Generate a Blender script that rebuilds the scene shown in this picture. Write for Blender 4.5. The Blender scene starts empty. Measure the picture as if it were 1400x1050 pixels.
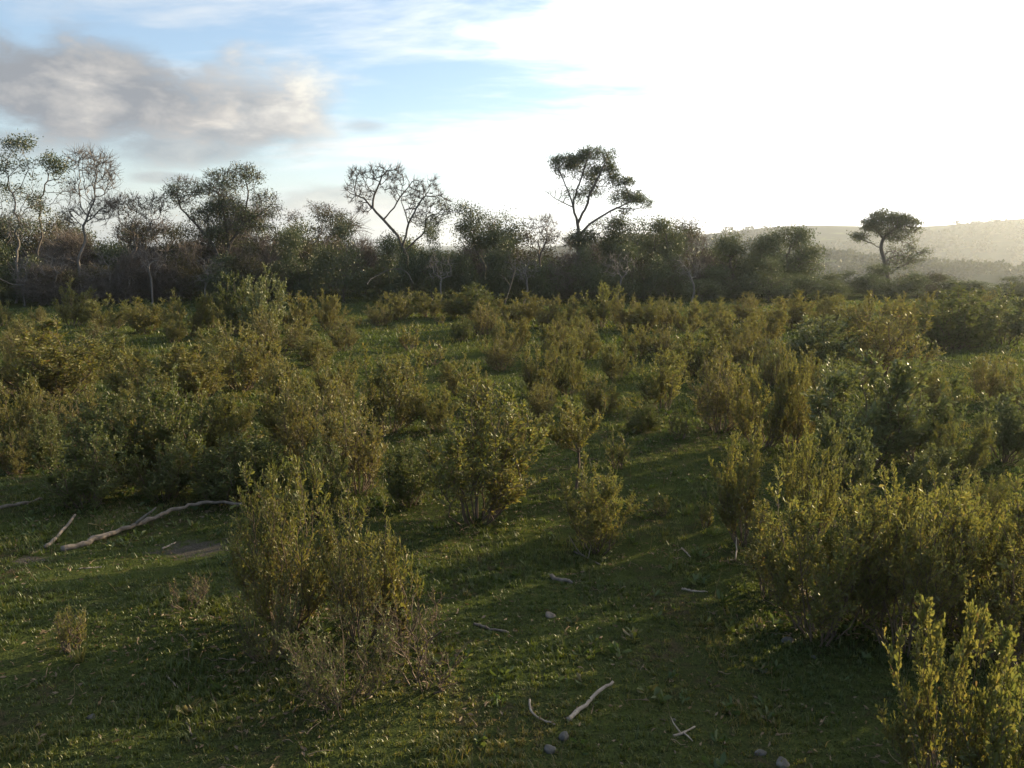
import bpy, math, random
import numpy as np
from mathutils import Vector

R = np.random.default_rng(7)
random.seed(7)
S = bpy.context.scene
COL = S.collection
PI = math.pi
rad = math.radians

# ------------------------------------------------------------------ camera model
F = 1099.0                      # focal length in photo pixels (photo 1400 x 1050)
PITCH = rad(10.06)
CAM = np.array([0.0, 0.0, 3.2])
SUN_AZ, SUN_EL = rad(57), rad(14.5)
SUN_DIR = np.array([math.sin(SUN_AZ)*math.cos(SUN_EL), math.cos(SUN_AZ)*math.cos(SUN_EL), math.sin(SUN_EL)])

def ray(px, py):
    x = (np.asarray(px, float)-700)/F; y = (525-np.asarray(py, float))/F
    return np.stack([x, math.cos(PITCH)+y*math.sin(PITCH), -math.sin(PITCH)+y*math.cos(PITCH)], -1)

def at(px, py, Y):
    d = ray(px, py)
    return CAM + d*(np.asarray(Y, float)/d[..., 1])[..., None]

# ------------------------------------------------------------------ noise and terrain
def _hash(i, j, s):
    n = (i*374761393 + j*668265263 + s*144665) & 0xffffffff
    n = ((n ^ (n >> 13))*1274126177) & 0xffffffff
    return ((n ^ (n >> 16)) & 0xffff)/65535.0

def vnoise(x, y, s=0):
    x = np.asarray(x, float); y = np.asarray(y, float)
    i = np.floor(x).astype(np.int64); j = np.floor(y).astype(np.int64)
    fx = x-i; fy = y-j
    fx = fx*fx*(3-2*fx); fy = fy*fy*(3-2*fy)
    a = _hash(i, j, s); b = _hash(i+1, j, s); c = _hash(i, j+1, s); d = _hash(i+1, j+1, s)
    return (a*(1-fx)+b*fx)*(1-fy)+(c*(1-fx)+d*fx)*fy

def sstep(a, b, x):
    t = np.clip((x-a)/(b-a), 0, 1)
    return t*t*(3-2*t)

def ground_h(x, y):
    x = np.asarray(x, float); y = np.asarray(y, float)
    r = np.hypot(x, y)
    near = 1-sstep(60, 140, r)
    z = near*(0.16*(vnoise(x/3.1, y/3.1, 1)-.5) + 0.07*(vnoise(x/.9, y/.9, 2)-.5) + 0.03*(vnoise(x/.3, y/.3, 3)-.5))
    z = z + near*sstep(9, 25, r)*0.25*(vnoise(x/9, y/9, 4)-.5)
    az = np.arctan2(x, np.maximum(y, 1e-3))
    front = sstep(-20, 40, y)
    edge = 58+10*(vnoise(x/25, 0*x, 5)-.5)
    drop = sstep(0, 1, (r-edge)/160)
    z = z - front*drop*20
    # nearer wooded ridge and far crest line, given as elevation seen from here
    n1 = 4*(vnoise(x/150, y/150, 6)-.5)+1.2*(vnoise(x/60, y/60, 16)-.5)
    z = z + front*drop*n1*sstep(80, 260, r)
    ridge1 = np.exp(-((r-390-50*np.sin(az*9))/100)**2)*(19+5*np.sin(az*7+1))*(.25+.75*sstep(rad(0), rad(9), az))
    z = z + front*ridge1
    ridge2 = sstep(520, 900, r)*(1-.7*sstep(900, 2000, r))
    crest = 22+900*np.tan(rad(.5)+rad(.76)*sstep(rad(9), rad(32), az)+rad(.2)*np.sin(az*23+.6)*sstep(rad(4), rad(12), az)) + 3*(vnoise(x/160, y/160, 8)-.5)
    z = z + front*ridge2*crest*(.35+.65*sstep(rad(0), rad(9), az))
    return z

def on_ground(px, py):
    d = ray(px, py); t = -CAM[2]/d[2]
    for _ in range(6):
        p = CAM+d*t
        t = (ground_h(p[0], p[1])-CAM[2])/d[2]
    p = CAM+d*t
    return p

# ------------------------------------------------------------------ material helpers
class NT:
    def __init__(s, tree):
        s.t = tree; s.n = tree.nodes; s.l = tree.links
        s.n.clear()
    def node(s, typ, **kw):
        n = s.n.new(typ)
        for k, v in kw.items(): setattr(n, k, v)
        return n
    def put(s, sock, v):
        if isinstance(v, bpy.types.NodeSocket): s.l.new(v, sock)
        else: sock.default_value = v
    def m(s, op, a, b=0.0, c=0.0, clamp=False):
        n = s.node('ShaderNodeMath', operation=op, use_clamp=clamp)
        s.put(n.inputs[0], a); s.put(n.inputs[1], b); s.put(n.inputs[2], c)
        return n.outputs[0]
    def v(s, op, a, b=(0, 0, 0), scale=None):
        n = s.node('ShaderNodeVectorMath', operation=op)
        s.put(n.inputs[0], a); s.put(n.inputs[1], b)
        if scale is not None: s.put(n.inputs['Scale'], scale)
        return n.outputs['Value'] if op in ('DOT_PRODUCT', 'LENGTH') else n.outputs[0]
    def mix(s, f, a, b, blend='MIX'):
        n = s.node('ShaderNodeMix', data_type='RGBA', blend_type=blend)
        s.put(n.inputs[0], f); s.put(n.inputs[6], a); s.put(n.inputs[7], b)
        return n.outputs[2]
    def noise(s, vec, scale, detail=4, rough=.55, dist=0.0):
        n = s.node('ShaderNodeTexNoise')
        s.put(n.inputs['Vector'], vec); s.put(n.inputs['Scale'], scale)
        s.put(n.inputs['Detail'], detail); s.put(n.inputs['Roughness'], rough); s.put(n.inputs['Distortion'], dist)
        return n.outputs[0]
    def smooth(s, x, a, b):
        n = s.node('ShaderNodeMapRange', interpolation_type='SMOOTHSTEP')
        s.put(n.inputs[0], x); s.put(n.inputs[1], a); s.put(n.inputs[2], b)
        n.inputs[3].default_value = 0; n.inputs[4].default_value = 1
        return n.outputs[0]
    def ramp(s, f, stops):
        n = s.node('ShaderNodeValToRGB')
        cr = n.color_ramp
        while len(cr.elements) < len(stops): cr.elements.new(.5)
        for e, (p, c) in zip(cr.elements, stops):
            e.position = p; e.color = (*c, 1)
        s.put(n.inputs[0], f)
        return n.outputs[0]

def new_mat(name):
    m = bpy.data.materials.new(name); m.use_nodes = True
    return m, NT(m.node_tree)

def leaf_mat(name, stops, trans=.44, gloss=.028, rough=.42, tcol=(1.2, 1.1, .68)):
    """stops: colours along the per-leaf 'tint' attribute (fresh ... dry)"""
    m, t = new_mat(name)
    a = t.node('ShaderNodeAttribute', attribute_name='tint')
    oi = t.node('ShaderNodeObjectInfo')
    f = t.m('ADD', a.outputs['Fac'], t.m('MULTIPLY', t.m('SUBTRACT', oi.outputs['Random'], .5), .22), clamp=True)
    c = t.ramp(f, stops)
    d = t.node('ShaderNodeBsdfDiffuse'); t.put(d.inputs[0], c)
    tr = t.node('ShaderNodeBsdfTranslucent'); t.put(tr.inputs[0], t.v('MULTIPLY', c, tcol))
    g = t.node('ShaderNodeBsdfGlossy'); t.put(g.inputs[0], (.9, .9, .85, 1)); t.put(g.inputs['Roughness'], rough)
    x = t.node('ShaderNodeMixShader'); t.put(x.inputs[0], trans); t.l.new(d.outputs[0], x.inputs[1]); t.l.new(tr.outputs[0], x.inputs[2])
    y = t.node('ShaderNodeMixShader'); t.put(y.inputs[0], gloss); t.l.new(x.outputs[0], y.inputs[1]); t.l.new(g.outputs[0], y.inputs[2])
    o = t.node('ShaderNodeOutputMaterial'); t.l.new(y.outputs[0], o.inputs[0])
    return m

def bark_mat(name, c1, c2, scale=6, rough=.85):
    m, t = new_mat(name)
    tc = t.node('ShaderNodeTexCoord')
    v = t.v('MULTIPLY', tc.outputs['Object'], (1, 1, .35))
    n = t.noise(v, scale*3, 6, .65)
    c = t.ramp(n, [(.3, c1), (.7, c2)])
    p = t.node('ShaderNodeBsdfPrincipled')
    t.put(p.inputs['Base Color'], c); t.put(p.inputs['Roughness'], rough); t.put(p.inputs['Specular IOR Level'], .2)
    b = t.node('ShaderNodeBump'); t.put(b.inputs['Strength'], .5); t.put(b.inputs['Distance'], .01); t.l.new(n, b.inputs['Height'])
    t.l.new(b.outputs[0], p.inputs['Normal'])
    o = t.node('ShaderNodeOutputMaterial'); t.l.new(p.outputs[0], o.inputs[0])
    return m

M = {}
M['o'] = leaf_mat('olive_leaves', [(0, (.10, .118, .034)), (.4, (.158, .150, .044)), (.75, (.165, .126, .047)), (1, (.15, .095, .052))])
M['y'] = leaf_mat('yellow_green_leaves', [(0, (.105, .126, .036)), (.5, (.158, .150, .048)), (.8, (.18, .143, .05)), (1, (.15, .095, .05))], trans=.48)
M['b'] = leaf_mat('brownish_leaves', [(0, (.112, .124, .036)), (.4, (.162, .148, .050)), (.75, (.160, .120, .052)), (1, (.135, .092, .055))], trans=.4)
M['g'] = leaf_mat('grey_green_leaves', [(0, (.092, .118, .043)), (.6, (.142, .156, .060)), (1, (.17, .155, .07))], trans=.36, gloss=.045, rough=.42)
M['d'] = leaf_mat('dark_and_shaded_leaves', [(0, (.072, .096, .030)), (.6, (.112, .124, .038)), (1, (.14, .118, .044))], trans=.36)  # dark green shrubs, and shaded ones whose shade is put into the leaf colour
M['tree_leaf'] = leaf_mat('evergreen_tree_leaves', [(0, (.038, .060, .019)), (.6, (.058, .078, .022)), (1, (.085, .080, .026))], trans=.34, gloss=.06)
M['tree_dry'] = leaf_mat('dry_tree_leaves', [(0, (.044, .056, .020)), (.5, (.064, .062, .026)), (1, (.080, .060, .031))], trans=.3)
M['stem'] = bark_mat('shrub_stem_bark', (.07, .052, .038), (.145, .105, .075), 8)
M['bark'] = bark_mat('tree_bark', (.06, .05, .042), (.14, .12, .105), 3)
M['pale_bark'] = bark_mat('pale_grey_bark', (.10, .088, .078), (.20, .175, .155), 3)
M['brush'] = bark_mat('leafless_brush_bark', (.085, .07, .06), (.16, .132, .114), 3)
M['log'] = bark_mat('weathered_log_wood', (.075, .062, .05), (.20, .168, .138), 5)
M['bleached'] = bark_mat('bleached_stick_wood', (.16, .12, .085), (.38, .32, .26), 9)

def stone_mat():
    m, t = new_mat('lichen_stone')
    tc = t.node('ShaderNodeTexCoord')
    n = t.noise(tc.outputs['Object'], 14, 6, .65)
    c = t.ramp(n, [(.3, (.04, .036, .03)), (.5, (.075, .07, .06)), (.68, (.15, .14, .125))])
    p = t.node('ShaderNodeBsdfPrincipled'); t.put(p.inputs['Base Color'], c); t.put(p.inputs['Roughness'], .9)
    b = t.node('ShaderNodeBump'); t.put(b.inputs['Strength'], .6); t.put(b.inputs['Distance'], .01); t.l.new(n, b.inputs['Height'])
    t.l.new(b.outputs[0], p.inputs['Normal'])
    o = t.node('ShaderNodeOutputMaterial'); t.l.new(p.outputs[0], o.inputs[0])
    return m
M['stone'] = stone_mat()
M['grass'] = leaf_mat('turf_grass', [(0, (.052, .080, .018)), (.5, (.085, .106, .024)), (.8, (.135, .126, .034)), (1, (.17, .13, .055))], trans=.45, gloss=.03, tcol=(1.2, 1.15, .5))
M['weed'] = leaf_mat('weed_leaves', [(0, (.050, .085, .020)), (.6, (.085, .11, .028)), (.85, (.14, .115, .05)), (1, (.20, .15, .09))], trans=.4, gloss=.03)
M['litter'] = leaf_mat('dry_litter', [(0, (.10, .07, .035)), (.6, (.13, .09, .05)), (1, (.19, .14, .095))], trans=.15, gloss=.02)
M['far_leaf'] = leaf_mat('far_wood_leaves', [(0, (.022, .032, .014)), (1, (.042, .048, .019))], trans=.3, gloss=.02)

DIRT = on_ground(268, 752)
DIRT2 = on_ground(40, 765)
def ground_mat():
    m, t = new_mat('turf_and_far_fields')
    g = t.node('ShaderNodeNewGeometry'); P = g.outputs['Position']
    n1 = t.noise(P, 1.1, 6, .6); n2 = t.noise(P, 9, 5, .65); n3 = t.noise(P, 60, 3, .6)
    k = t.m('ADD', t.m('MULTIPLY', n1, .55), t.m('MULTIPLY', n2, .45))
    c = t.ramp(k, [(.36, (.066, .051, .030)), (.46, (.042, .050, .018)), (.56, (.054, .067, .019)), (.66, (.086, .078, .03))])
    c = t.mix(t.smooth(n3, .42, .72), c, (.015, .020, .009, 1))
    for q, rr in ((DIRT, .4), (DIRT2, .16)):
        dv = t.v('MULTIPLY', t.v('SUBTRACT', P, tuple(q)), (1/(rr*1.25), 1/(rr*.8), 0))
        msk = t.m('ADD', t.v('LENGTH', dv), t.m('MULTIPLY', t.m('SUBTRACT', n2, .5), 2.6))
        c = t.mix(t.m('SUBTRACT', 1, t.smooth(msk, .55, 1.05)), c, t.ramp(n3, [(.3, (.036, .032, .024)), (.7, (.085, .076, .062))]))
    # far land: woods and pale pastures
    f1 = t.noise(t.v('MULTIPLY', P, (.010, .010, 0)), 1, 6, .6, .4)
    f2 = t.noise(P, .12, 5, .7)
    fk = t.m('ADD', t.m('MULTIPLY', f1, .8), t.m('MULTIPLY', f2, .2))
    rr_ = t.v('LENGTH', t.v('MULTIPLY', P, (1, 1, 0)))
    fk = t.m('ADD', fk, t.m('SUBTRACT', .055, t.m('MULTIPLY', t.smooth(rr_, 230, 340), .10)))
    far = t.ramp(fk, [(.42, (.020, .027, .013)), (.52, (.032, .038, .018)), (.57, (.075, .090, .030)), (.66, (.11, .125, .042))])
    ln = t.v('LENGTH', t.v('MULTIPLY', P, (1, 1, 0)))
    c = t.mix(t.smooth(ln, 60, 150), c, far)
    d = t.node('ShaderNodeBsdfDiffuse'); t.put(d.inputs['Color'], c)
    b = t.node('ShaderNodeBump'); t.put(b.inputs['Strength'], .7); t.put(b.inputs['Distance'], .03)
    t.l.new(t.m('ADD', n2, t.m('MULTIPLY', n3, .5)), b.inputs['Height']); t.l.new(b.outputs[0], d.inputs['Normal'])
    o = t.node('ShaderNodeOutputMaterial'); t.l.new(d.outputs[0], o.inputs[0])
    return m
M['ground'] = ground_mat()

# ------------------------------------------------------------------ mesh helpers
def make_mesh(name, verts, faces, mats, tint=None, fmat=None, smooth=False):
    """faces: list of int arrays, each (n, k) with one k per array"""
    me = bpy.data.meshes.new(name)
    verts = np.asarray(verts, np.float32)
    me.vertices.add(len(verts)); me.vertices.foreach_set('co', verts.ravel())
    loops = np.concatenate([f.ravel() for f in faces]).astype(np.int32)
    tot = np.concatenate([np.full(len(f), f.shape[1], np.int32) for f in faces])
    start = np.concatenate([[0], np.cumsum(tot)[:-1]]).astype(np.int32)
    me.loops.add(len(loops)); me.loops.foreach_set('vertex_index', loops)
    me.polygons.add(len(tot)); me.polygons.foreach_set('loop_start', start)
    try: me.polygons.foreach_set('loop_total', tot)
    except Exception: pass
    if fmat is not None: me.polygons.foreach_set('material_index', fmat.astype(np.int32))
    me.update(calc_edges=True)
    if smooth: me.polygons.foreach_set('use_smooth', np.ones(len(tot), bool))
    if tint is not None:
        a = me.attributes.new('tint', 'FLOAT', 'POINT'); a.data.foreach_set('value', np.asarray(tint, np.float32))
    for m in (mats if isinstance(mats, (list, tuple)) else [mats]): me.materials.append(m)
    return me

def link(name, me, parent=None, loc=None):
    o = bpy.data.objects.new(name, me); COL.objects.link(o)
    if parent is not None: o.parent = parent
    if loc is not None: o.location = loc
    return o

def tag(o, label=None, cat=None, group=None, kind=None):
    if label: o['label'] = label
    if cat: o['category'] = cat
    if group: o['group'] = group
    if kind: o['kind'] = kind
    return o

def empty(name, loc, label, cat, group=None, rz=0, scale=(1, 1, 1)):
    o = bpy.data.objects.new(name, None); COL.objects.link(o)
    o.location = loc; o.rotation_euler = (0, 0, rz); o.scale = scale
    o.empty_display_size = .2
    return tag(o, label, cat, group)

def unit(v):
    return v/np.maximum(np.linalg.norm(v, axis=-1, keepdims=True), 1e-9)

def tubes(paths, radii, sides):
    """paths (n,K,3), radii (n,K) -> verts, quads"""
    n, K, _ = paths.shape
    tan = np.empty_like(paths)
    tan[:, 1:-1] = paths[:, 2:]-paths[:, :-2]; tan[:, 0] = paths[:, 1]-paths[:, 0]; tan[:, -1] = paths[:, -1]-paths[:, -2]
    tan = unit(tan)
    ref = np.where(np.abs(tan[:, :1, 2:3]) > .9, np.array([1., 0, 0]), np.array([0, 0, 1.]))
    ref = np.broadcast_to(ref, tan.shape)
    a = unit(np.cross(tan, ref)); b = np.cross(tan, a)
    th = np.arange(sides)/sides*2*PI
    ring = (a[:, :, None]*np.cos(th)[None, None, :, None]+b[:, :, None]*np.sin(th)[None, None, :, None])*radii[:, :, None, None]+paths[:, :, None]
    v = ring.reshape(-1, 3)
    base = (np.arange(n)[:, None, None]*K+np.arange(K-1)[None, :, None])*sides
    s = np.arange(sides)[None, None]; s2 = (np.arange(sides)+1)[None, None] % sides
    q = np.stack([base+s, base+s2, base+sides+s2, base+sides+s], -1).reshape(-1, 4)
    return v, q

class Acc:
    def __init__(s): s.v = []; s.f = {}; s.t = []; s.n = 0
    def add(s, v, f, tint=None):
        s.v.append(v); s.f.setdefault(f.shape[1], []).append(f+s.n)
        s.t.append(np.zeros(len(v)) if tint is None else tint); s.n += len(v)
    def mesh(s, name, mat, smooth=False, tint=True):
        return make_mesh(name, np.concatenate(s.v), [np.concatenate(x) for x in s.f.values()], mat,
                         np.concatenate(s.t) if tint else None, smooth=smooth)

def leaves(P, D, L, W, tint, detail=False, fold=.25, shape=.55):
    """P base (n,3), D axis (n,3); returns verts, faces, tint"""
    n = len(P)
    rnd = R.normal(size=(n, 3))
    side = unit(np.cross(D, rnd)); nor = np.cross(side, D)
    L = np.broadcast_to(L, n)[:, None]; W = np.broadcast_to(W, n)[:, None]
    tip = P+D*L-nor*L*.10
    if not detail:
        mid = P+D*L*shape+nor*W*fold
        v = np.stack([P, mid+side*W*.5, tip, mid-side*W*.5], 1).reshape(-1, 3)
        i = np.arange(n)[:, None]*4
        f = np.concatenate([i+[0, 1, 2], i+[0, 2, 3]])
        return v, f, np.repeat(tint, 4)
    m1 = P+D*L*.38+nor*W*fold*.7; m2 = P+D*L*.74+nor*W*fold*.6
    v = np.stack([P, m1+side*W*.36, m2+side*W*.5, tip, m2-side*W*.5, m1-side*W*.36], 1).reshape(-1, 3)
    i = np.arange(n)[:, None]*6
    f = np.concatenate([i+[0, 1, 2, 3], i+[0, 3, 4, 5]])
    return v, f, np.repeat(tint, 6)

# ------------------------------------------------------------------ shrubs
def shoot_paths(start, d0, length, K, up, wig):
    n = len(start); step = (length/(K-1))[:, None]
    P = np.empty((n, K, 3)); P[:, 0] = start; d = unit(d0)
    for k in range(1, K):
        d = unit(d+np.array([0, 0, 1.])*up+R.normal(size=(n, 3))*wig)
        P[:, k] = P[:, k-1]+d*step
    return P

def resample(P, t):
    """P (n,K,3), t (n,m) in 0..1 -> positions and directions (n,m,3)"""
    K = P.shape[1]; x = t*(K-1); i = np.clip(x.astype(int), 0, K-2); f = (x-i)[..., None]
    r = np.arange(len(P))[:, None]
    a = P[r, i]; b = P[r, i+1]
    return a*(1-f)+b*f, unit(b-a)

def shrub_meshes(kind, H=1.6, Rw=.62, stems=11, shoots=9, subs=2, leaf=.036, lw=.36, spacing=.011, detail=False,
                 lo=.30, bare=0.0, tiltup=.22, wood=1.0, drylow=.5, single=False, lean=(0, 0)):
    H0 = H
    n = stems
    az = R.uniform(0, 2*PI, n); off = Rw*.80*np.sqrt(R.uniform(.02, 1, n))
    hs = H*(1-.38*(off/Rw)**2)*R.uniform(.66, .99, n); hs[::3] *= 1 if single else R.uniform(.32, .68, len(hs[::3]))
    if single:
        b0 = np.zeros((n, 3)); fork = .42*H
        K = 8; t = np.linspace(0, 1, K)
        tt = np.clip((t*H-fork)/(H-fork), 0, 1)
        path = np.zeros((n, K, 3))
        path[:, :, 0] = np.cos(az)[:, None]*off[:, None]*tt**.9; path[:, :, 1] = np.sin(az)[:, None]*off[:, None]*tt**.9
        path[:, :, 2] = np.where(t < .42, t[None]*H, fork+(hs-fork)[:, None]*tt[None])
        path[:, :, 0] += .07*np.sin(t*5); lo = max(lo, .5)
    else:
        br = .03+.22*Rw*R.uniform(size=n)
        K = 7; t = np.linspace(0, 1, K)
        path = np.zeros((n, K, 3))
        path[:, :, 0] = np.cos(az)[:, None]*(br[:, None]*(1-t)+off[:, None]*t**.62)
        path[:, :, 1] = np.sin(az)[:, None]*(br[:, None]*(1-t)+off[:, None]*t**.62)
        path[:, :, 2] = hs[:, None]*t
        path[:, 1:, :2] += R.normal(size=(n, K-1, 2))*.028
    path[:, :, 0] += lean[0]*t**1.3; path[:, :, 1] += lean[1]*t**1.3
    path[:, 0, 2] -= .06
    r0 = (.011*wood*R.uniform(.7, 1.3, n))[:, None]*(1-.72*t)
    if single: r0 = r0*np.where(t < .42, 2.0, 1.0)
    wacc = Acc(); v, q = tubes(path, r0, 5); wacc.add(v, q)
    # side shoots
    ns = shoots
    tt = R.uniform(lo, 1.0, (n, ns)); tt[:, 0] = .98
    p, d = resample(path, tt)
    p = p.reshape(-1, 3); d = d.reshape(-1, 3); tf = tt.ravel()
    a2 = R.uniform(0, 2*PI, len(p)); out = np.stack([np.cos(a2), np.sin(a2), np.zeros(len(p))], 1)
    rad_out = p*np.array([1, 1, 0]); rad_out = unit(rad_out)
    d1 = unit(d*.5+out*.9+rad_out*.4+np.array([0, 0, .25])); top = tf > .95
    d1[top] = unit(d[top]+out[top]*.15)
    Ls = H0*R.uniform(.14, .30, len(p))*(1.15-.45*tf)
    SP = shoot_paths(p, d1, Ls, 5, tiltup, .13)
    v, q = tubes(SP, np.broadcast_to(np.linspace(.0045, .0016, 5)*wood, (len(SP), 5)), 3); wacc.add(v, q)
    allp = [SP]; 
    if subs:
        m = len(SP); ts = R.uniform(.25, .85, (m, subs))
        p2, d2 = resample(SP, ts); p2 = p2.reshape(-1, 3); d2 = d2.reshape(-1, 3)
        a3 = R.uniform(0, 2*PI, len(p2)); o2 = np.stack([np.cos(a3), np.sin(a3), R.uniform(-.2, .4, len(p2))], 1)
        L2 = np.repeat(Ls, subs)*R.uniform(.35, .7, len(p2))
        SP2 = shoot_paths(p2, unit(d2*.7+o2*.7), L2, 5, tiltup*.9, .13)
        v, q = tubes(SP2, np.broadcast_to(np.linspace(.003, .0012, 5)*wood, (len(SP2), 5)), 3); wacc.add(v, q)
        allp.append(SP2)
    lacc = Acc()
    for Q in allp:
        seg = np.linalg.norm(np.diff(Q, axis=1), axis=2).sum(1)
        mx = max(3, int(seg.mean()/spacing))
        tl = (np.arange(mx)[None]+R.uniform(0, 1, (len(Q), mx)))/mx
        P, D = resample(Q, tl)
        keep = (R.uniform(size=tl.shape) > bare)
        P = P[keep]; D = D[keep]; tk = tl[keep]
        nn = len(P)
        if nn == 0: continue
        g = R.uniform(0, 2*PI, nn); ref = unit(np.cross(D, R.normal(size=(nn, 3))))
        tilt = R.uniform(.45, 1.2, nn)*(1.15-.45*tk)
        LD = unit(D*np.cos(tilt)[:, None]+ref*np.sin(tilt)[:, None])
        hz = np.clip(P[:, 2]/H0, 0, 1)
        tint = np.clip(R.beta(2, 3.2, nn)*.75+drylow*.5*np.clip(.62-hz, 0, 1)*R.uniform(.3, 1.6, nn)+(R.uniform(size=nn) < .03)*.5-.15*tk, 0, 1)
        L = leaf*np.clip(R.lognormal(-.12, .34, nn), .35, 1.7)*(1.1-.35*tk**3); v, f, ti = leaves(P, LD, L, L*lw*R.uniform(.8, 1.2, nn), tint, detail)
        lacc.add(v, f, ti)
    fv = np.concatenate(lacc.v); dims = (float(np.percentile(fv[:, 2], 99.7)), float(np.percentile(np.hypot(fv[:, 0], fv[:, 1]), 95)))
    return lacc.mesh('foliage', M[kind]), wacc.mesh('stems', M['stem'], tint=False), dims

PROTO = {}
def seed(text):
    global R
    R = np.random.default_rng(sum((i+1)*ord(c) for i, c in enumerate(text)) % 100003)

def proto(key, **kw):
    seed(key+str(len(PROTO.get(key, []))))
    PROTO.setdefault(key, []).append(shrub_meshes(**kw))

for k in range(4): proto('o', kind='o', stems=19, shoots=12, leaf=.050, spacing=.0135, H=1.6, Rw=.66+.06*k, lo=.13)
for k in range(3): proto('y', kind='y', stems=16, shoots=12, leaf=.050, spacing=.0135, H=1.6, Rw=.68, lo=.15)
for k in range(3): proto('b', kind='b', stems=19, shoots=11, leaf=.046, spacing=.0145, H=1.6, Rw=.70, bare=.10, drylow=.9, wood=1.0, lo=.14)
for k in range(3): proto('g', kind='g', stems=17, shoots=11, leaf=.066, lw=.42, spacing=.017, H=1.6, Rw=.74, tiltup=.2, lo=.13)
for k in range(3): proto('d', kind='d', stems=19, shoots=12, leaf=.054, spacing=.014, H=1.6, Rw=.72, lo=.08)
proto('sapling', kind='o', stems=11, shoots=12, leaf=.050, spacing=.0125, H=1.6, Rw=.60, single=True, wood=1.0, drylow=.2)
for k in range(2): proto('s', kind='o', stems=11, shoots=6, subs=1, leaf=.05, spacing=.012, H=.7, Rw=.34, lo=.1)
proto('sy', kind='y', stems=12, shoots=7, subs=1, leaf=.045, lw=.2, spacing=.010, H=.55, Rw=.24, lo=.1)
proto('near_o', kind='o', stems=24, shoots=12, leaf=.052, lw=.25, spacing=.0135, H=1.6, Rw=.86, detail=True, lo=.14, drylow=1.0, bare=.14)
proto('near_o', kind='o', stems=22, shoots=12, leaf=.048, lw=.25, spacing=.0135, H=1.6, Rw=.80, detail=True, lo=.16, drylow=1.2, bare=.18)
proto('near_y', kind='y', stems=22, shoots=12, leaf=.045, lw=.35, spacing=.012, H=1.6, Rw=.86, detail=True, lo=.24, bare=.1)
proto('near_y', kind='y', stems=24, shoots=12, leaf=.042, lw=.35, spacing=.0115, H=1.6, Rw=.95, detail=True, lo=.26, bare=.1)
proto('near_o2', kind='o', stems=20, shoots=12, leaf=.046, lw=.36, spacing=.013, H=1.6, Rw=.78, detail=True, lo=.2, drylow=.9, bare=.1)
proto('near_o2', kind='o', stems=18, shoots=12, leaf=.048, lw=.36, spacing=.013, H=1.6, Rw=.70, detail=True, lo=.2, drylow=.9, bare=.12)
proto('corner', kind='y', stems=22, shoots=10, leaf=.054, lw=.46, spacing=.016, H=1.5, Rw=.95, detail=True, lo=.12, tiltup=.3)
proto('twiggy', kind='d', stems=30, shoots=11, leaf=.034, lw=.26, spacing=.015, H=1.0, Rw=1.0, detail=True, lo=.1, drylow=1.3, bare=.35, wood=.7, tiltup=.12)
proto('dead', kind='b', stems=11, shoots=9, leaf=.035, spacing=.02, H=.7, Rw=.45, bare=.8, wood=.8, lo=.2, tiltup=.1)

SHRUB_DATA = []      # px, base py, top py, width px, proto key, label
def sh(px, base, top, w, key, label=None): SHRUB_DATA.append((px, base, top, w, key, label))

# --- nearest ones
sh(394, 852, 626, 140, 'near_o', 'ragged olive shrub in the left foreground, tallest lobe of a clump of two')
sh(492, 872, 664, 118, 'near_o', 'ragged olive shrub with pale dry stems, right lobe of the left foreground clump')
sh(548, 868, 738, 62, 's', 'small olive shrub leaning out at the right side of the ragged foreground clump')
sh(470, 960, 838, 165, 'twiggy', 'wide dry twiggy shrub in shade below the ragged foreground clump')
sh(366, 900, 790, 100, 'twiggy', 'grey twiggy low shrub at the left foot of the ragged foreground clump')
sh(98, 888, 828, 44, 'sy', 'tiny yellow tuft-like shrub alone on the turf in the left foreground')
sh(1120, 868, 655, 175, 'near_y', 'leftmost big leafy shrub of the sunlit thicket in the right foreground')
sh(1235, 885, 650, 175, 'near_y', 'big leafy shrub in the middle of the sunlit right foreground thicket')
sh(1345, 900, 668, 190, 'near_y', 'big leafy shrub of the sunlit right foreground thicket nearest the frame edge')
sh(1015, 745, 580, 80, 'near_o2', 'slender shrub with two lit spires at the left end of the right thicket')
sh(1105, 745, 590, 78, 'near_y', 'bright spired shrub rising behind the left end of the right foreground thicket')
sh(1048, 812, 692, 110, 'near_o2', 'lower shrub with dry stems at the left foot of the right foreground thicket')
sh(1178, 842, 672, 130, 'near_y', 'leafy shrub second from left in the sunlit right foreground thicket')
sh(1290, 850, 662, 150, 'near_y', 'leafy shrub behind the two rightmost of the sunlit right foreground thicket')
sh(1398, 870, 690, 140, 'near_o2', 'leafy shrub cut by the right frame edge beside the sunlit thicket')
sh(1285, 1080, 822, 150, 'corner', 'broad-leaved bright green shrub in the bottom right corner, left of its pair')
sh(1390, 1150, 872, 190, 'corner', 'broad-leaved bright green shrub cut by the bottom right frame corner')
sh(652, 712, 515, 170, 'near_o2', 'large rounded olive shrub with reddish bare stems at the centre')
sh(787, 668, 546, 98, 'sapling', 'sapling-like shrub with a thin bare trunk right of the central shrub')
sh(816, 752, 628, 105, 'o', 'loose olive shrub in front of the thin-trunked sapling')
sh(905, 560, 474, 62, 'y', 'yellowish round shrub on a short trunk beside the grassy gap')
sh(875, 590, 545, 50, 'd', 'small dark green shrub below the yellowish round shrub')
sh(535, 590, 470, 92, 'o', 'tall pointed olive shrub behind and left of the central shrub')
sh(490, 672, 528, 92, 'b', 'brownish shrub with pale dead twigs at its foot, left of the central shrub')
sh(430, 650, 508, 90, 'b', 'reddish-olive shrub left of the brownish shrub with dead twigs')
sh(440, 705, 600, 70, 'd', 'dark shaded shrub right behind the ragged foreground shrub')
sh(210, 648, 566, 66, 'b', 'brown sunlit shrub amid dark shaded shrubs above the fallen log')
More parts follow.
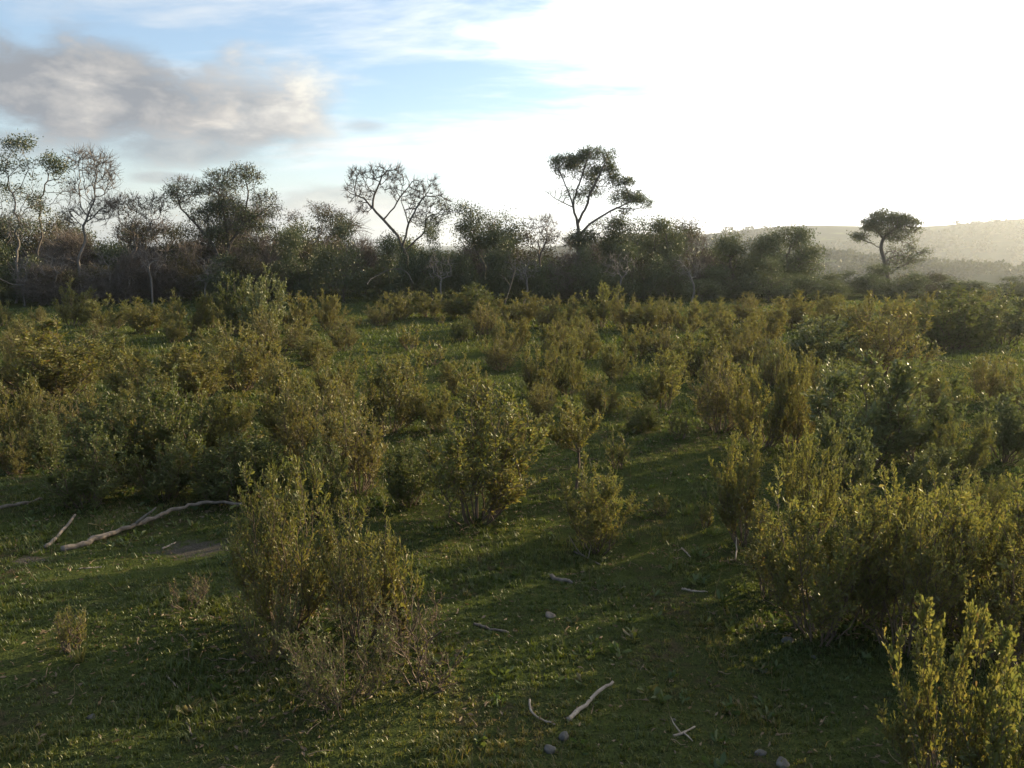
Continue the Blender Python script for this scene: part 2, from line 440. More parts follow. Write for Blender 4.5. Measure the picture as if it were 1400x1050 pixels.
sh(120, 690, 588, 105, 'd', 'dark shaded shrub above the left end of the fallen log')  # shade here is partly put into the darker leaf colour
sh(315, 686, 598, 105, 'd', 'dark shaded shrub above the right end of the fallen log')
sh(22, 648, 588, 50, 'o', 'small sunlit shrub at the left frame edge above the short stick')
sh(225, 682, 600, 80, 'd', 'dark shaded shrub between its neighbours above the middle of the log')
sh(1178, 640, 486, 130, 'g', 'large grey-green shrub with glinting leaves right of centre')
sh(1250, 630, 492, 95, 'g', 'grey-green shrub with shiny leaves right of the largest glinting one')
sh(1115, 505, 428, 95, 'g', 'dark grey-green shrub in front of the tall brown shrub')
sh(1205, 512, 398, 112, 'b', 'tall brown rounded shrub at the left of the right-hand clearing')
sh(1308, 655, 570, 66, 'o', 'olive shrub in front of the right-hand grey-green shrubs')
sh(1372, 630, 530, 80, 'g', 'hazy grey-green shrub at the right frame edge below the clearing')
sh(1300, 478, 388, 105, 'd', 'dark rounded shrub behind the right-hand clearing')
sh(1375, 470, 384, 85, 'g', 'hazy bluish shrub at the right frame edge behind the clearing')
sh(1352, 548, 480, 56, 'b', 'low brown shrub standing in the right-hand clearing')
sh(70, 545, 430, 155, 'o', 'very broad olive shrub near the left frame edge below the bare trees')
sh(362, 462, 360, 56, 'g', 'tall pale grey-green shrub standing above the rest before the dark thicket')
sh(330, 458, 370, 60, 'd', 'dark green shrub beside the tall pale shrub before the thicket')
sh(255, 460, 395, 60, 'o', 'dense round olive shrub with a brown underside before the thicket')
sh(820, 448, 384, 46, 'y', 'tall yellow-olive shrub below the tall flat-topped tree')
# --- the rows
for a in [(5,445,410,28,'o'),(100,446,380,52,'y'),(150,452,402,60,'o'),(200,455,404,56,'o'),(291,448,402,34,'o'),(408,455,397,56,'o'),
          (452,452,395,46,'o'),(485,446,428,20,'s'),(520,446,410,38,'b'),(545,437,394,46,'o'),(585,434,394,46,'o'),(622,434,399,42,'o'),
          (602,443,425,18,'s'),(648,436,386,74,'d'),(662,458,408,50,'b'),(708,446,397,58,'o'),(745,450,405,40,'b'),(777,450,400,44,'o'),
          (852,450,400,42,'b'),(882,452,404,42,'o'),(908,450,402,40,'b'),(942,455,404,46,'o'),(200,548,460,104,'o'),(268,548,466,84,'o'),
          (332,532,438,88,'o'),(376,488,414,72,'b'),(20,610,503,68,'o'),(96,612,520,84,'b'),(152,655,540,92,'d'),(245,650,508,104,'d'),
          (298,630,518,86,'o'),(398,615,498,84,'o'),(360,678,585,84,'d'),(550,520,486,40,'s'),(631,540,484,54,'o'),(684,506,452,50,'b'),
          (738,545,466,48,'o'),(778,540,468,50,'o'),(842,520,461,48,'o'),(740,572,518,50,'b'),(822,566,508,54,'o'),(985,590,466,82,'b'),
          (1040,612,480,84,'o'),(1082,615,472,58,'b'),(950,512,440,80,'o'),(1000,480,418,62,'o'),(1045,470,412,56,'o'),(1080,450,394,60,'o'),
          (1160,455,400,52,'o'),(1130,440,398,40,'o'),(1020,440,398,44,'b'),(978,445,404,44,'o'),(1250,452,396,52,'o'),(1340,440,392,50,'b'),
          (1215,600,520,70,'g'),(1150,690,570,70,'g'),(1390,560,500,56,'o'),(470,480,430,40,'b'),(560,480,440,30,'s'),(430,500,448,52,'o'),
          (460,560,480,58,'o'),(600,590,520,52,'o'),(700,480,428,44,'o'),(800,490,440,44,'o'),(760,480,436,36,'b'),(870,490,440,42,'o'),
          (590,500,462,36,'s'),(655,560,505,40,'b'),(905,490,442,40,'b'),(1290,560,500,56,'y'),(50,480,425,46,'b'),(140,500,440,60,'d'),
          (10,540,470,44,'b'),(300,500,440,52,'o'),(60,640,560,60,'d'),(180,610,530,60,'o'),(930,600,560,30,'s'),(965,720,678,30,'s'),
          (905,705,672,26,'s'),(1270,690,610,56,'g'),(1340,720,640,60,'o'),(700,620,560,40,'b'),(560,690,600,70,'d'),(385,560,470,56,'o'),
          (1095,540,470,50,'y'),(1055,530,460,50,'b'),(1140,560,480,54,'g'),(735,610,572,30,'s'),(845,640,590,36,'s'),(25,470,430,34,'o')]:
    sh(*a)

# more shrubs of the middle rows, away from the clearings
CLEAR = [(430,625,440,476),(1262,1400,455,548),(860,1010,560,730),(640,760,470,480),(440,520,450,470)]
pts = [on_ground(d[0], d[1])[:2] for d in SHRUB_DATA]
tries = 0; added = 0; seed('middle rows')
while added < 32 and tries < 6000:
    tries += 1
    px = R.uniform(-40, 1440); py = R.uniform(432, 600)
    if R.uniform() < (py-432)/260: continue
    if any(a < px < b and c < py < d for a, b, c, d in CLEAR): continue
    p = on_ground(px, py)[:2]
    if min(np.hypot(*(p-q)) for q in pts) < 1.15: continue
    h = R.uniform(.45, 1.2); dist = math.hypot(p[0], p[1])
    scl = F/(dist)
    key = R.choice(['o', 'o', 'o', 'b', 'b', 'y', 'd'])
    sh(px, py, py-h*scl*.96, h*R.uniform(.7, .95)*scl, str(key)); pts.append(p); added += 1

WORD = {'o': 'olive', 'y': 'yellow-green', 'b': 'brownish', 'g': 'grey-green', 'd': 'dark green', 's': 'low olive'}
LAND = [(-999, 220, 'the sparse trees'), (220, 395, 'the spreading tree'), (395, 620, 'the dead tree'),
        (620, 740, 'the twin-lobed tree'), (740, 900, 'the flat-topped tree'), (900, 1140, 'the broad tree'), (1140, 9999, 'the umbrella tree')]
ROWS = [(0, 447, 'back row'), (447, 478, 'second row'), (478, 530, 'third row'), (530, 600, 'fourth row'), (600, 9999, 'front row')]
ORD = ['first', 'second', 'third', 'fourth', 'fifth', 'sixth', 'seventh', 'eighth', 'ninth', 'tenth', 'eleventh', 'twelfth', 'thirteenth', 'fourteenth', 'fifteenth', 'sixteenth']
bins = {}
for i, d in enumerate(SHRUB_DATA):
    if d[5] is None:
        z = next(n for a, b, n in LAND if a <= d[0] < b); r = next(n for a, b, n in ROWS if a <= d[1] < b)
        bins.setdefault((r, z, WORD[d[4]]), []).append(i)
AUTO = {}
for (r, z, w), ids in bins.items():
    ids.sort(key=lambda i: SHRUB_DATA[i][0])
    for k, i in enumerate(ids):
        AUTO[i] = f'only {w} shrub of the {r} below {z}' if len(ids) == 1 else f'{w} shrub, {ORD[k]} from left in the {r} below {z}'

seed('shrub turns')
for i, (px, base, top, w, key, label) in enumerate(SHRUB_DATA):
    p = on_ground(px, base)
    fol, stm, (H0, R0) = PROTO[key][i % len(PROTO[key])]
    # height so that the top projects to 'top'
    d = ray(px, top); zt = CAM[2]+d[2]*(p[1]/d[1])
    h = max(.3, (zt-p[2])*(.95 if base < 640 else 1))
    wid = w*math.hypot(p[1], 0)/F/(math.cos(PITCH))
    sxy = np.clip(1.04*wid/(2*R0), .35, 2.1); sz = h/H0
    root = empty('shrub', p, label or AUTO[i], 'shrub', 'shrubs scattered over the turf', R.uniform(0, 2*PI), (sxy, sxy, sz))
    link('foliage', fol, root); link('stems', stm, root)

# ------------------------------------------------------------------ trees
def colonize(att, trunk, tpar, D, kill, iters=160, jit=.25, infl=1e9, trop=(0, 0, .0)):
    nodes = [np.array(p) for p in trunk]; parent = list(tpar)
    N = np.array(nodes)
    dist = np.linalg.norm(att[:, None]-N[None], axis=2); near = dist.argmin(1); nd = dist.min(1)
    alive = nd > kill; spawned = {}
    for it in range(iters):
        act = np.where(alive & (nd < infl))[0]
        if not len(act): break
        new = []
        for g in np.unique(near[act]):
            s = act[near[act] == g]
            v = unit(att[s]-nodes[g]).sum(0)/len(s)+np.array(trop)+R.normal(size=3)*jit
            L = np.linalg.norm(v)
            if L < 1e-3: continue
            spawned[g] = spawned.get(g, 0)+1
            if spawned[g] > 4: continue
            new.append((g, nodes[g]+v/L*D))
        if not new: break
        st = len(nodes)
        for g, q in new: nodes.append(q); parent.append(int(g))
        Q = np.array([q for _, q in new])
        dd = np.linalg.norm(att[:, None]-Q[None], axis=2); j = dd.argmin(1); m = dd.min(1)
        up = m < nd; near[up] = st+j[up]; nd[up] = m[up]
        alive &= nd > kill
        if len(nodes) > 2600: break
    return np.array(nodes), np.array(parent)

def tree_meshes(base, Y, trunk_px, ells, D=.28, natt=320, kill=.25, tr=.12, tipr=.009, depth=.8, leafmat='tree_leaf', barkmat='bark',
                limbs=(), nleaf=7, leaf=.13, spread=.24, twigs=0, twl=.45, twr=.007, jit=.42, trop=(0, 0, 0), droop=0.0):
    trunk = [np.array([base[0], base[1], base[2]-.15])]
    for (px, py) in trunk_px: trunk.append(at(px, py, Y))
    fine = [trunk[0]]
    for a, b in zip(trunk[:-1], trunk[1:]):
        k = max(1, int(np.linalg.norm(b-a)/D))
        for s in range(1, k+1):
            fine.append(a+(b-a)*s/k+R.normal(size=3)*.025)
    fpar = [-1]+list(range(len(fine)-1))
    for limb in limbs:
        zoff = R.normal()*.5
        pts = [at(px, py, Y) for px, py in limb]
        j = int(np.linalg.norm(np.array(fine)-pts[0], axis=1).argmin()); prev = fine[j]
        for m_, b in enumerate(pts[1:]):
            b = b+np.array([0, zoff*(m_+1)/len(pts), 0]); a = prev
            k = max(1, int(np.linalg.norm(b-a)/D))
            for s in range(1, k+1):
                fpar.append(j); fine.append(a+(b-a)*s/k+R.normal(size=3)*.035); j = len(fine)-1
            prev = b
    wsum = sum(e[2]*e[3] for e in ells); att = []; dens = []
    mpp = Y/F; sd_ = R.uniform(0, 90)
    for (cx, cy, rx, ry, ld) in ells:
        n = max(10, int(2.2*natt*rx*ry/wsum))
        u = unit(R.normal(size=(n, 3)))*(R.uniform(.15, 1, (n, 1))**(1/2.4))
        q = at(cx+rx*u[:, 0], cy-ry*u[:, 1], Y); q[:, 1] += u[:, 2]*depth*rx*mpp
        g_ = vnoise(q[:, 0]*1.15+sd_, q[:, 2]*1.15+q[:, 1]*.6, 61) > .36
        q = q[g_] if g_.sum() > 4 else q
        att.append(q); dens += [ld]*len(q)
    att = np.concatenate(att); dens = np.array(dens)
    nodes, par = colonize(att, fine, fpar, D, kill, jit=jit, trop=trop)
    n = len(nodes)
    kids = [[] for _ in range(n)]
    for i in range(1, n): kids[par[i]].append(i)
    hgt = np.zeros(n, int); r = np.full(n, tipr); e = 2.35
    acc = np.zeros(n)
    for i in range(n-1, -1, -1):
        if kids[i]:
            r[i] = (acc[i])**(1/e); hgt[i] = max(hgt[k] for k in kids[i])+1
        if i: acc[par[i]] += r[i]**e*1.012
    sc = tr/r[0]
    r = np.where(r > tipr*1.5, tipr+(r-tipr)*sc, r)
    r = np.maximum(r, tipr)
    r[0] *= 1.4
    # chains
    wacc = Acc(); starts = [(0, None)]
    while starts:
        s, pr = starts.pop(); ch = ([pr] if pr is not None else [])+[s]; c = s
        while kids[c]:
            k = sorted(kids[c], key=lambda q: -r[q])
            for q in k[1:]: starts.append((q, c))
            c = k[0]; ch.append(c)
        if len(ch) < 2: continue
        P = nodes[ch].copy(); rr = r[ch].copy()
        if pr is not None: rr[0] = min(rr[0], rr[1]*1.3)
        if len(P) > 3: P[1:-1] = P[1:-1]*.75+.125*(P[:-2]+P[2:])
        v, q = tubes(P[None]-base, rr[None], 6 if rr.max() > .04 else 4); wacc.add(v, q)
    thin = np.where(hgt <= 3)[0]
    near = np.linalg.norm(nodes[thin][:, None]-att[None], axis=2).argmin(1) if len(thin) else np.zeros(0, int)
    ld = dens[near]
    pd = unit(nodes[thin]-nodes[np.maximum(par[thin], 0)])
    lacc = None
    if twigs:
        lacc = Acc()
        c = np.repeat(np.arange(len(thin)), twigs)
        d = unit(pd[c]+R.normal(size=(len(c), 3))*.75+np.array([0, 0, .25]))
        P = shoot_paths(nodes[thin][c], d, twl*R.uniform(.4, 1.2, len(c)), 3, .12, .25)
        v, q = tubes(P-base, np.broadcast_to(np.linspace(twr*1.3, twr*.5, 3), (len(P), 3)), 3)
        (wacc if nleaf > 0 and (ld > 0).any() else lacc).add(v, q)
    facc = None
    if nleaf > 0 and (ld > 0).any():
        tn = nodes[thin]; cl_ = np.where(vnoise(tn[:, 0]*1.5+sd_, tn[:, 2]*1.9+tn[:, 1]*.7, 62) > .42, 1.5, .3)
        k = np.round(4.2*nleaf*ld*cl_*R.uniform(.2, 1.8, len(ld))).astype(int); c = np.repeat(np.arange(len(thin)), k)
        g = R.normal(size=(len(c), 3))*np.array([1, 1, .62])*spread
        P = nodes[thin][c]+g
        d = unit(unit(g)*.6+R.normal(size=(len(c), 3))*.6+np.array([0, 0, .25-droop]))
        tint = np.clip(R.beta(2, 3, len(c))+.12*R.normal(size=len(thin))[c], 0, 1)
        L = .75*leaf*R.uniform(.6, 1.25, len(c)); facc = Acc()
        v, f, ti = leaves(P-base, d, L, L*.5, tint); facc.add(v, f, ti)
    return (wacc.mesh('trunk', M[barkmat], smooth=True, tint=False), None, facc.mesh('crown', M[leafmat]) if facc else lacc.mesh('crown', M[barkmat], tint=False))

def tree(name, label, cat, Y, bx, trunk_px, ells, group=None, **kw):
    seed(label)
    b = at(bx, 420, Y); b = np.array([b[0], b[1], float(ground_h(b[0], b[1]))])
    tr_, tw, cr = tree_meshes(b, Y, trunk_px, ells, **kw)
    o = empty(name, b, label, cat, group)
    link('trunk', tr_, o)
    if cr: link('crown', cr, o)
    return o

TL = 'trees of the dark thicket line'
tree('sparse_tree', 'tall sparse tree with loose leaf tufts at the left frame edge', 'tree', 43, 22, [(24, 380), (22, 350)],
     [(25, 196, 18, 10, 1), (12, 228, 22, 18, .8), (42, 232, 10, 16, .6), (8, 268, 22, 20, .8), (45, 275, 18, 20, .25), (28, 305, 30, 16, .5)],
     group=TL, natt=230, nleaf=7, leaf=.15, spread=.2, twigs=2, twl=.5, barkmat='pale_bark', tr=.06)
tree('sparse_tree', 'slender tree with dark leaf tufts between the frame-edge tree and the bare tree', 'tree', 44, 52, [(50, 380), (52, 350)],
     [(78, 222, 22, 11, 1), (64, 240, 14, 18, .7), (55, 275, 22, 16, .4), (84, 260, 14, 18, .2)],
     group=TL, natt=180, nleaf=8, leaf=.15, spread=.2, twigs=2, twl=.4, tr=.05)
tree('bare_tree', 'tall leafless tree with fine upright grey twigs, left side', 'tree', 42.5, 112, [(110, 388), (108, 355)],
     [(122, 222, 30, 16, .05), (138, 245, 22, 22, 0), (108, 250, 18, 26, .15), (135, 285, 24, 22, 0), (100, 292, 14, 20, .2)],
     group=TL, natt=420, nleaf=4, leaf=.12, twigs=8, twl=.6, twr=.008, barkmat='pale_bark', leafmat='tree_dry', tr=.06, jit=.25, trop=(0, 0, .15), tipr=.013)
tree('bare_tree', 'low reddish twiggy tree between the tall bare tree and the rounded tree', 'tree', 44, 185, [(186, 385)],
     [(172, 283, 22, 18, .3), (205, 285, 26, 20, .35), (190, 318, 36, 18, .5)],
     group=TL, natt=320, nleaf=5, leaf=.12, twigs=6, twl=.5, twr=.009, barkmat='brush', leafmat='tree_dry', tr=.05)
tree('spreading_tree', 'rounded spreading tree with sparse green crown, two lobes', 'tree', 45, 310, [(309, 385), (308, 362)],
     [(252, 262, 26, 20, .38), (312, 258, 36, 28, .55), (335, 240, 24, 13, .5), (318, 288, 34, 20, 1.3), (362, 282, 22, 22, .6), (275, 298, 26, 14, .5), (330, 318, 50, 22, 1.0)],
     group=TL, limbs=[[(308, 362), (292, 335), (270, 308), (250, 285), (243, 268)], [(308, 362), (314, 335), (310, 300), (302, 272), (305, 250)], [(314, 335), (330, 305), (338, 270), (335, 245)], [(330, 305), (352, 295), (368, 280)]], natt=800, nleaf=10, leaf=.13, spread=.2, twigs=5, twl=.45, twr=.009, tr=.12)
tree('brown_tree', 'brownish twiggy tree right of the rounded spreading tree', 'tree', 46, 432, [(432, 380)],
     [(402, 300, 14, 12, .2), (436, 294, 28, 16, .8), (440, 318, 36, 16, .8), (466, 308, 18, 14, .6)],
     group=TL, natt=300, nleaf=8, leaf=.13, twigs=5, twl=.4, barkmat='brush', leafmat='tree_dry', tr=.06)
tree('dead_tree', 'dead leafless tree with forked trunk leaning left against the sky', 'tree', 45, 562, [(556, 352), (544, 322), (524, 300), (509, 284)],
     [(490, 240, 15, 13, 0), (514, 236, 16, 11, 0), (536, 238, 17, 13, 0), (483, 262, 13, 17, 0), (503, 264, 14, 12, 0), (548, 252, 7, 14, 0), (495, 284, 12, 9, 0), (572, 260, 15, 12, 0), (590, 252, 9, 9, 0), (597, 266, 9, 7, 0), (566, 292, 12, 18, 0), (553, 270, 12, 14, 0), (538, 262, 10, 9, 0), (608, 290, 10, 10, .6), (590, 305, 16, 14, .5), (584, 285, 8, 12, 0), (604, 276, 13, 9, .9)],
     group=TL, limbs=[[(509, 284), (497, 272), (484, 266)], [(524, 300), (538, 284), (552, 262), (562, 246)], [(512, 284), (514, 262), (522, 242), (530, 232)], [(550, 338), (558, 305), (574, 278), (590, 260)], [(558, 305), (553, 288), (548, 275)], [(556, 345), (580, 318), (582, 292)]], natt=950, nleaf=8, leaf=.13, twigs=9, twl=.36, twr=.008, tr=.11, tipr=.014, jit=.35)
tree('leafy_tree', 'dark leafy tree with two lobes right of the dead tree', 'tree', 45.5, 664, [(662, 372)],
     [(636, 286, 14, 8, .6), (652, 292, 10, 9, .7), (646, 312, 22, 14, 1), (684, 290, 14, 12, .9), (676, 304, 18, 10, .9), (700, 306, 13, 9, .9), (668, 328, 40, 18, 1.1), (640, 335, 24, 14, .8)],
     group=TL, natt=300, nleaf=15, leaf=.14, spread=.24, tr=.09)
tree('bare_tree', 'small leafless brown tree left of the tall flat-topped tree', 'tree', 46, 738, [(738, 350)],
     [(738, 305, 22, 12, .05), (735, 325, 30, 16, .5)], group=TL, natt=240, nleaf=5, twigs=6, twl=.45, twr=.009, barkmat='brush', leafmat='tree_dry', tr=.08)
tree('flat_topped_tree', 'tall flat-topped tree with open bare limbs and tiered dark crown', 'tree', 46, 792, [(792, 352), (791, 322), (790, 306)],
     [(784, 219, 32, 7, 1.2), (815, 211, 26, 8, 1.4), (834, 222, 10, 17, 1.3), (805, 238, 24, 13, .9), (795, 260, 18, 15, .9), (818, 252, 14, 12, .9), (772, 232, 16, 10, .5), (765, 266, 17, 11, .05),
      (822, 262, 15, 14, .5), (850, 268, 28, 11, 1.3), (856, 249, 10, 6, 1.2), (842, 284, 24, 9, .9), (836, 246, 10, 10, .9), (882, 281, 11, 7, 1.1), (830, 305, 24, 8, .3), (796, 326, 26, 13, 1)],
     group=TL, limbs=[[(790, 306), (783, 282), (777, 262), (768, 244), (758, 228)], [(783, 282), (788, 258), (795, 238), (800, 222)], [(790, 306), (799, 286), (808, 262), (818, 240), (826, 222)], [(791, 318), (806, 306), (826, 295), (842, 284), (862, 276)], [(783, 282), (770, 277), (758, 270), (749, 260)], [(842, 284), (866, 286), (886, 282)]], natt=900, nleaf=14, leaf=.13, spread=.16, twigs=2, twl=.3, twr=.009, tr=.13, tipr=.012, jit=.35)
tree('leafy_tree', 'green bushy tree with uneven top right of the flat-topped tree', 'tree', 46.5, 862, [(862, 390)],
     [(848, 312, 20, 11, .9), (872, 310, 14, 10, .8), (858, 335, 34, 20, 1)], group=TL, natt=260, nleaf=14, leaf=.14, tr=.12)
tree('leafy_tree', 'narrow green tree second to the right of the flat-topped tree', 'tree', 46, 908, [(908, 390)],
     [(902, 310, 15, 12, 1), (926, 320, 13, 11, .9), (908, 340, 26, 22, 1)], group=TL, natt=260, nleaf=14, leaf=.14, tr=.12)
tree('bare_tree', 'thin leafless trees tangle left of the round dark tree', 'tree', 47, 955, [(955, 385)],
     [(952, 340, 20, 20, .15), (962, 365, 20, 18, .3)], group=TL, natt=260, nleaf=6, twigs=6, twl=.45, twr=.009, barkmat='brush', tr=.08)
tree('round_tree', 'round dark green tree just left of the broad dark tree', 'tree', 46, 1003, [(1003, 390), (1002, 375)],
     [(1000, 345, 26, 22, 1), (1012, 332, 16, 12, .9), (1004, 372, 28, 20, 1)], group=TL, natt=300, nleaf=16, leaf=.15, tr=.12)
tree('broad_tree', 'broad dark green tree ending the thicket line on the right', 'tree', 46, 1076, [(1076, 395), (1074, 375)],
     [(1052, 332, 24, 18, .9), (1082, 328, 24, 16, .9), (1070, 355, 44, 26, 1), (1108, 356, 20, 22, .8), (1075, 382, 46, 16, 1)],
     group=TL, natt=460, nleaf=14, leaf=.15, tr=.16)
tree('umbrella_tree', 'lone umbrella-shaped tree standing apart before the hazy hills', 'tree', 56, 1216, [(1213, 375), (1208, 352), (1204, 338), (1208, 325)],
     [(1212, 297, 24, 9, 1), (1194, 307, 17, 10, .9), (1234, 303, 20, 10, 1), (1246, 314, 14, 8, .9), (1215, 310, 28, 10, .6), (1176, 324, 15, 5, .9), (1222, 322, 24, 9, .35), (1242, 345, 28, 10, .45), (1224, 358, 24, 10, .5)],
     limbs=[[(1204, 338), (1190, 331), (1174, 325)], [(1208, 325), (1200, 312), (1190, 303)], [(1208, 325), (1222, 312), (1238, 306)]], natt=420, nleaf=14, leaf=.15, spread=.18, twigs=1, twl=.3, tr=.15, tipr=.015)

for px, top, nm in [(34, 352, 'near the left frame edge'), (76, 340, 'below the tall bare tree, left'), (148, 346, 'right of the tall bare tree'), (208, 338, 'left of the spreading tree'),
                    (280, 352, 'at the foot of the spreading tree'), (604, 345, 'right of the dead tree'), (716, 348, 'left of the flat-topped tree'), (846, 345, 'right of the flat-topped tree'), (944, 348, 'left of the round dark tree')]:
    tree('bare_sapling', 'thin pale bare sapling before the thicket ' + nm, 'tree', 41.3, px, [(px+R.uniform(-6, 6), 396), (px+R.uniform(-9, 9), 380)],
         [(px-10, top+14, 11, 12, 0), (px+12, top+12, 11, 11, 0), (px, top+26, 18, 10, 0)], group='bare saplings before the thicket', natt=90, nleaf=0, twigs=4, twl=.35, twr=.008, barkmat='pale_bark', tr=.05, tipr=.011)

# thicket bushes: dark evergreen ones and leafless brush
def bush_proto(green, k):
    seed('bush%d%d' % (green, k))
    b = np.array([0., 45., 0.]); mp = 45/F
    # an ellipse of attractors 4.4 m wide, 3.6 m tall
    def e(cx, cz, rx, rz, ld):
        return (700+cx/mp, 525-F*math.tan(PITCH+math.atan((cz-CAM[2])/45)) if False else pyz(cz), rx/mp, rz/mp, ld)
    def pyz(z):
        d = np.array([0, 45, z-CAM[2]]); f = d[1]*math.cos(PITCH)-d[2]*math.sin(PITCH); u = d[1]*math.sin(PITCH)+d[2]*math.cos(PITCH)
        return 525-F*u/f
    L = []
    for _ in range(6):
        L.append(e(R.uniform(-1.3, 1.3), R.uniform(.8, 3.0), R.uniform(.7, 1.2), R.uniform(.5, .9), R.uniform(.6, 1.2)))
    L.append(e(0, 1.3, 1.9, 1.2, 1))
    kw = dict(natt=330, D=.26, tr=.05)
    if green == 1: return tree_meshes(b, 45, [(700, pyz(.5))], L, nleaf=13, leaf=.15, spread=.26, **kw)
    if green == 2: return tree_meshes(b, 45, [(700, pyz(.5))], L, nleaf=9, leaf=.13, spread=.26, twigs=3, leafmat='tree_dry', barkmat='brush', **kw)
    return tree_meshes(b, 45, [(700, pyz(.5))], L, nleaf=2, leaf=.12, spread=.25, twigs=12, twl=.8, twr=.009, leafmat='tree_dry', barkmat='brush', trop=(0, 0, .12), **kw)
BP = {1: [bush_proto(1, k) for k in range(3)], 2: [bush_proto(2, k) for k in range(2)], 0: [bush_proto(0, k) for k in range(3)]}
BW = {1: 'dark evergreen bush', 2: 'dry brown-leaved bush', 0: 'leafless grey-brown brush'}
bush = []; seed('thicket')
def bu(px, Y, top, w, g): bush.append((px, Y, top, w, g))
for px in range(-30, 250, 34): bu(px+R.uniform(-8, 8), R.uniform(41.5, 43.5), R.uniform(326, 366), R.uniform(60, 95), int(R.choice([0, 0, 2, 1, 1])))
for px in range(-20, 400, 46): bu(px+R.uniform(-8, 8), R.uniform(46, 49), R.uniform(292, 336), R.uniform(75, 112), int(R.choice([0, 0, 2, 1])))
for px, top, w, g in [(262, 340, 80, 2), (305, 345, 80, 1), (345, 322, 74, 2), (395, 332, 86, 1), (425, 308, 60, 1), (470, 300, 78, 1), (520, 345, 70, 2), (548, 318, 70, 1), (590, 306, 62, 1),
                      (622, 316, 60, 1), (655, 338, 70, 2), (690, 322, 60, 1), (730, 340, 76, 2), (765, 344, 70, 0), (800, 336, 60, 1), (830, 354, 84, 1), (880, 330, 70, 1),
                      (920, 346, 60, 1), (960, 368, 64, 2), (1000, 365, 70, 1), (1050, 352, 80, 1), (1100, 360, 70, 1), (1134, 372, 60, 1)]:
    bu(px, R.uniform(42, 44), top, w, g)
for px, top, w, g in [(420, 326, 90, 2), (500, 326, 90, 0), (580, 326, 90, 1), (660, 330, 90, 0), (740, 330, 90, 2), (820, 328, 90, 1), (900, 336, 90, 2), (980, 350, 90, 0), (1060, 345, 90, 1)]:
    bu(px, R.uniform(47.5, 50), top, w, g)
for px, Y, top, w, g in [(1160, 47, 370, 70, 1), (1192, 46, 362, 72, 2), (1226, 47, 360, 76, 1), (1252, 49, 372, 60, 2), (1280, 50, 365, 84, 1), (1330, 48, 382, 76, 1), (1385, 50, 378, 84, 1), (1430, 48, 374, 70, 1)]:
    bu(px, Y, top, w, g)
for px in range(20, 470, 40): bu(px+R.uniform(-10, 10), R.uniform(50.5, 52.5), R.uniform(280, 316), R.uniform(85, 125), int(R.choice([0, 2, 1])))
for px in range(480, 1100, 62): bu(px+R.uniform(-10, 10), R.uniform(50.5, 52.5), R.uniform(296, 326)+max(0, px-880)*.08, R.uniform(75, 120), int(R.choice([0, 2, 1])))
bush = [(a, b, c, d, 1 if (g == 2 and a > 380 and i % 3) else g) for i, (a, b, c, d, g) in enumerate(bush)]
bb = {}
for i, (px, Y, top, w, g) in enumerate(bush):
    z = next(n for a, b, n in LAND if a <= px < b)
    bb.setdefault((g, 'front' if Y < 45.2 or px > 1140 else 'middle' if Y < 50.2 else 'rear', z), []).append(i)
for (g, fr, z), ids in bb.items():
    ids.sort(key=lambda i: bush[i][0])
    for k, i in enumerate(ids):
        px, Y, top, w, _ = bush[i]
        b = at(px, 420, Y); b = np.array([b[0], b[1], float(ground_h(b[0], b[1]))])
        d = ray(px, top); h = CAM[2]+d[2]*Y/d[1]-b[2]
        t_, tw, cr = BP[g][i % len(BP[g])]
        ww = w*Y/F
        place = 'thicket ' + fr if px < 1140 else 'low bushes'
        lab = (f'only {BW[g]} of the {place} at {z}' if len(ids) == 1 else f'{BW[g]}, {ORD[k]} from left in the {place} at {z}')
        o = empty('bush', b, lab, 'bush', 'bushes of the dark thicket', R.uniform(0, 2*PI), (ww/4.0, ww/4.0, h/3.65))
        link('trunk', t_, o)
        if cr: link('crown', cr, o)

# ------------------------------------------------------------------ ground
def build_ground():
    n = 560; s = np.linspace(-1, 1, n); a = 5.0; b = math.asinh(3600/a)
    gx = a*np.sinh(b*s); gy = 9+a*np.sinh(b*s)
    X, Y = np.meshgrid(gx, gy); Z = ground_h(X, Y)
    v = np.stack([X, Y, Z], -1).reshape(-1, 3)
    i = np.arange(n*n).reshape(n, n)
    q = np.stack([i[:-1, :-1], i[:-1, 1:], i[1:, 1:], i[1:, :-1]], -1).reshape(-1, 4)
    tag(link('ground', make_mesh('ground', v, [q], M['ground'], smooth=True)), 'grassy plain falling to a hazy valley with far hills', 'ground', kind='structure')
build_ground()

def dirtmask(x, y):
    k = np.zeros_like(x)
    for q, rr in ((DIRT, .4), (DIRT2, .16)):
        k = np.maximum(k, 1-sstep(.5, 1.1, np.hypot((x-q[0])/(1.25*rr), (y-q[1])/(.8*rr))+.9*(vnoise(x*4, y*4, 31)-.5)))
    return k

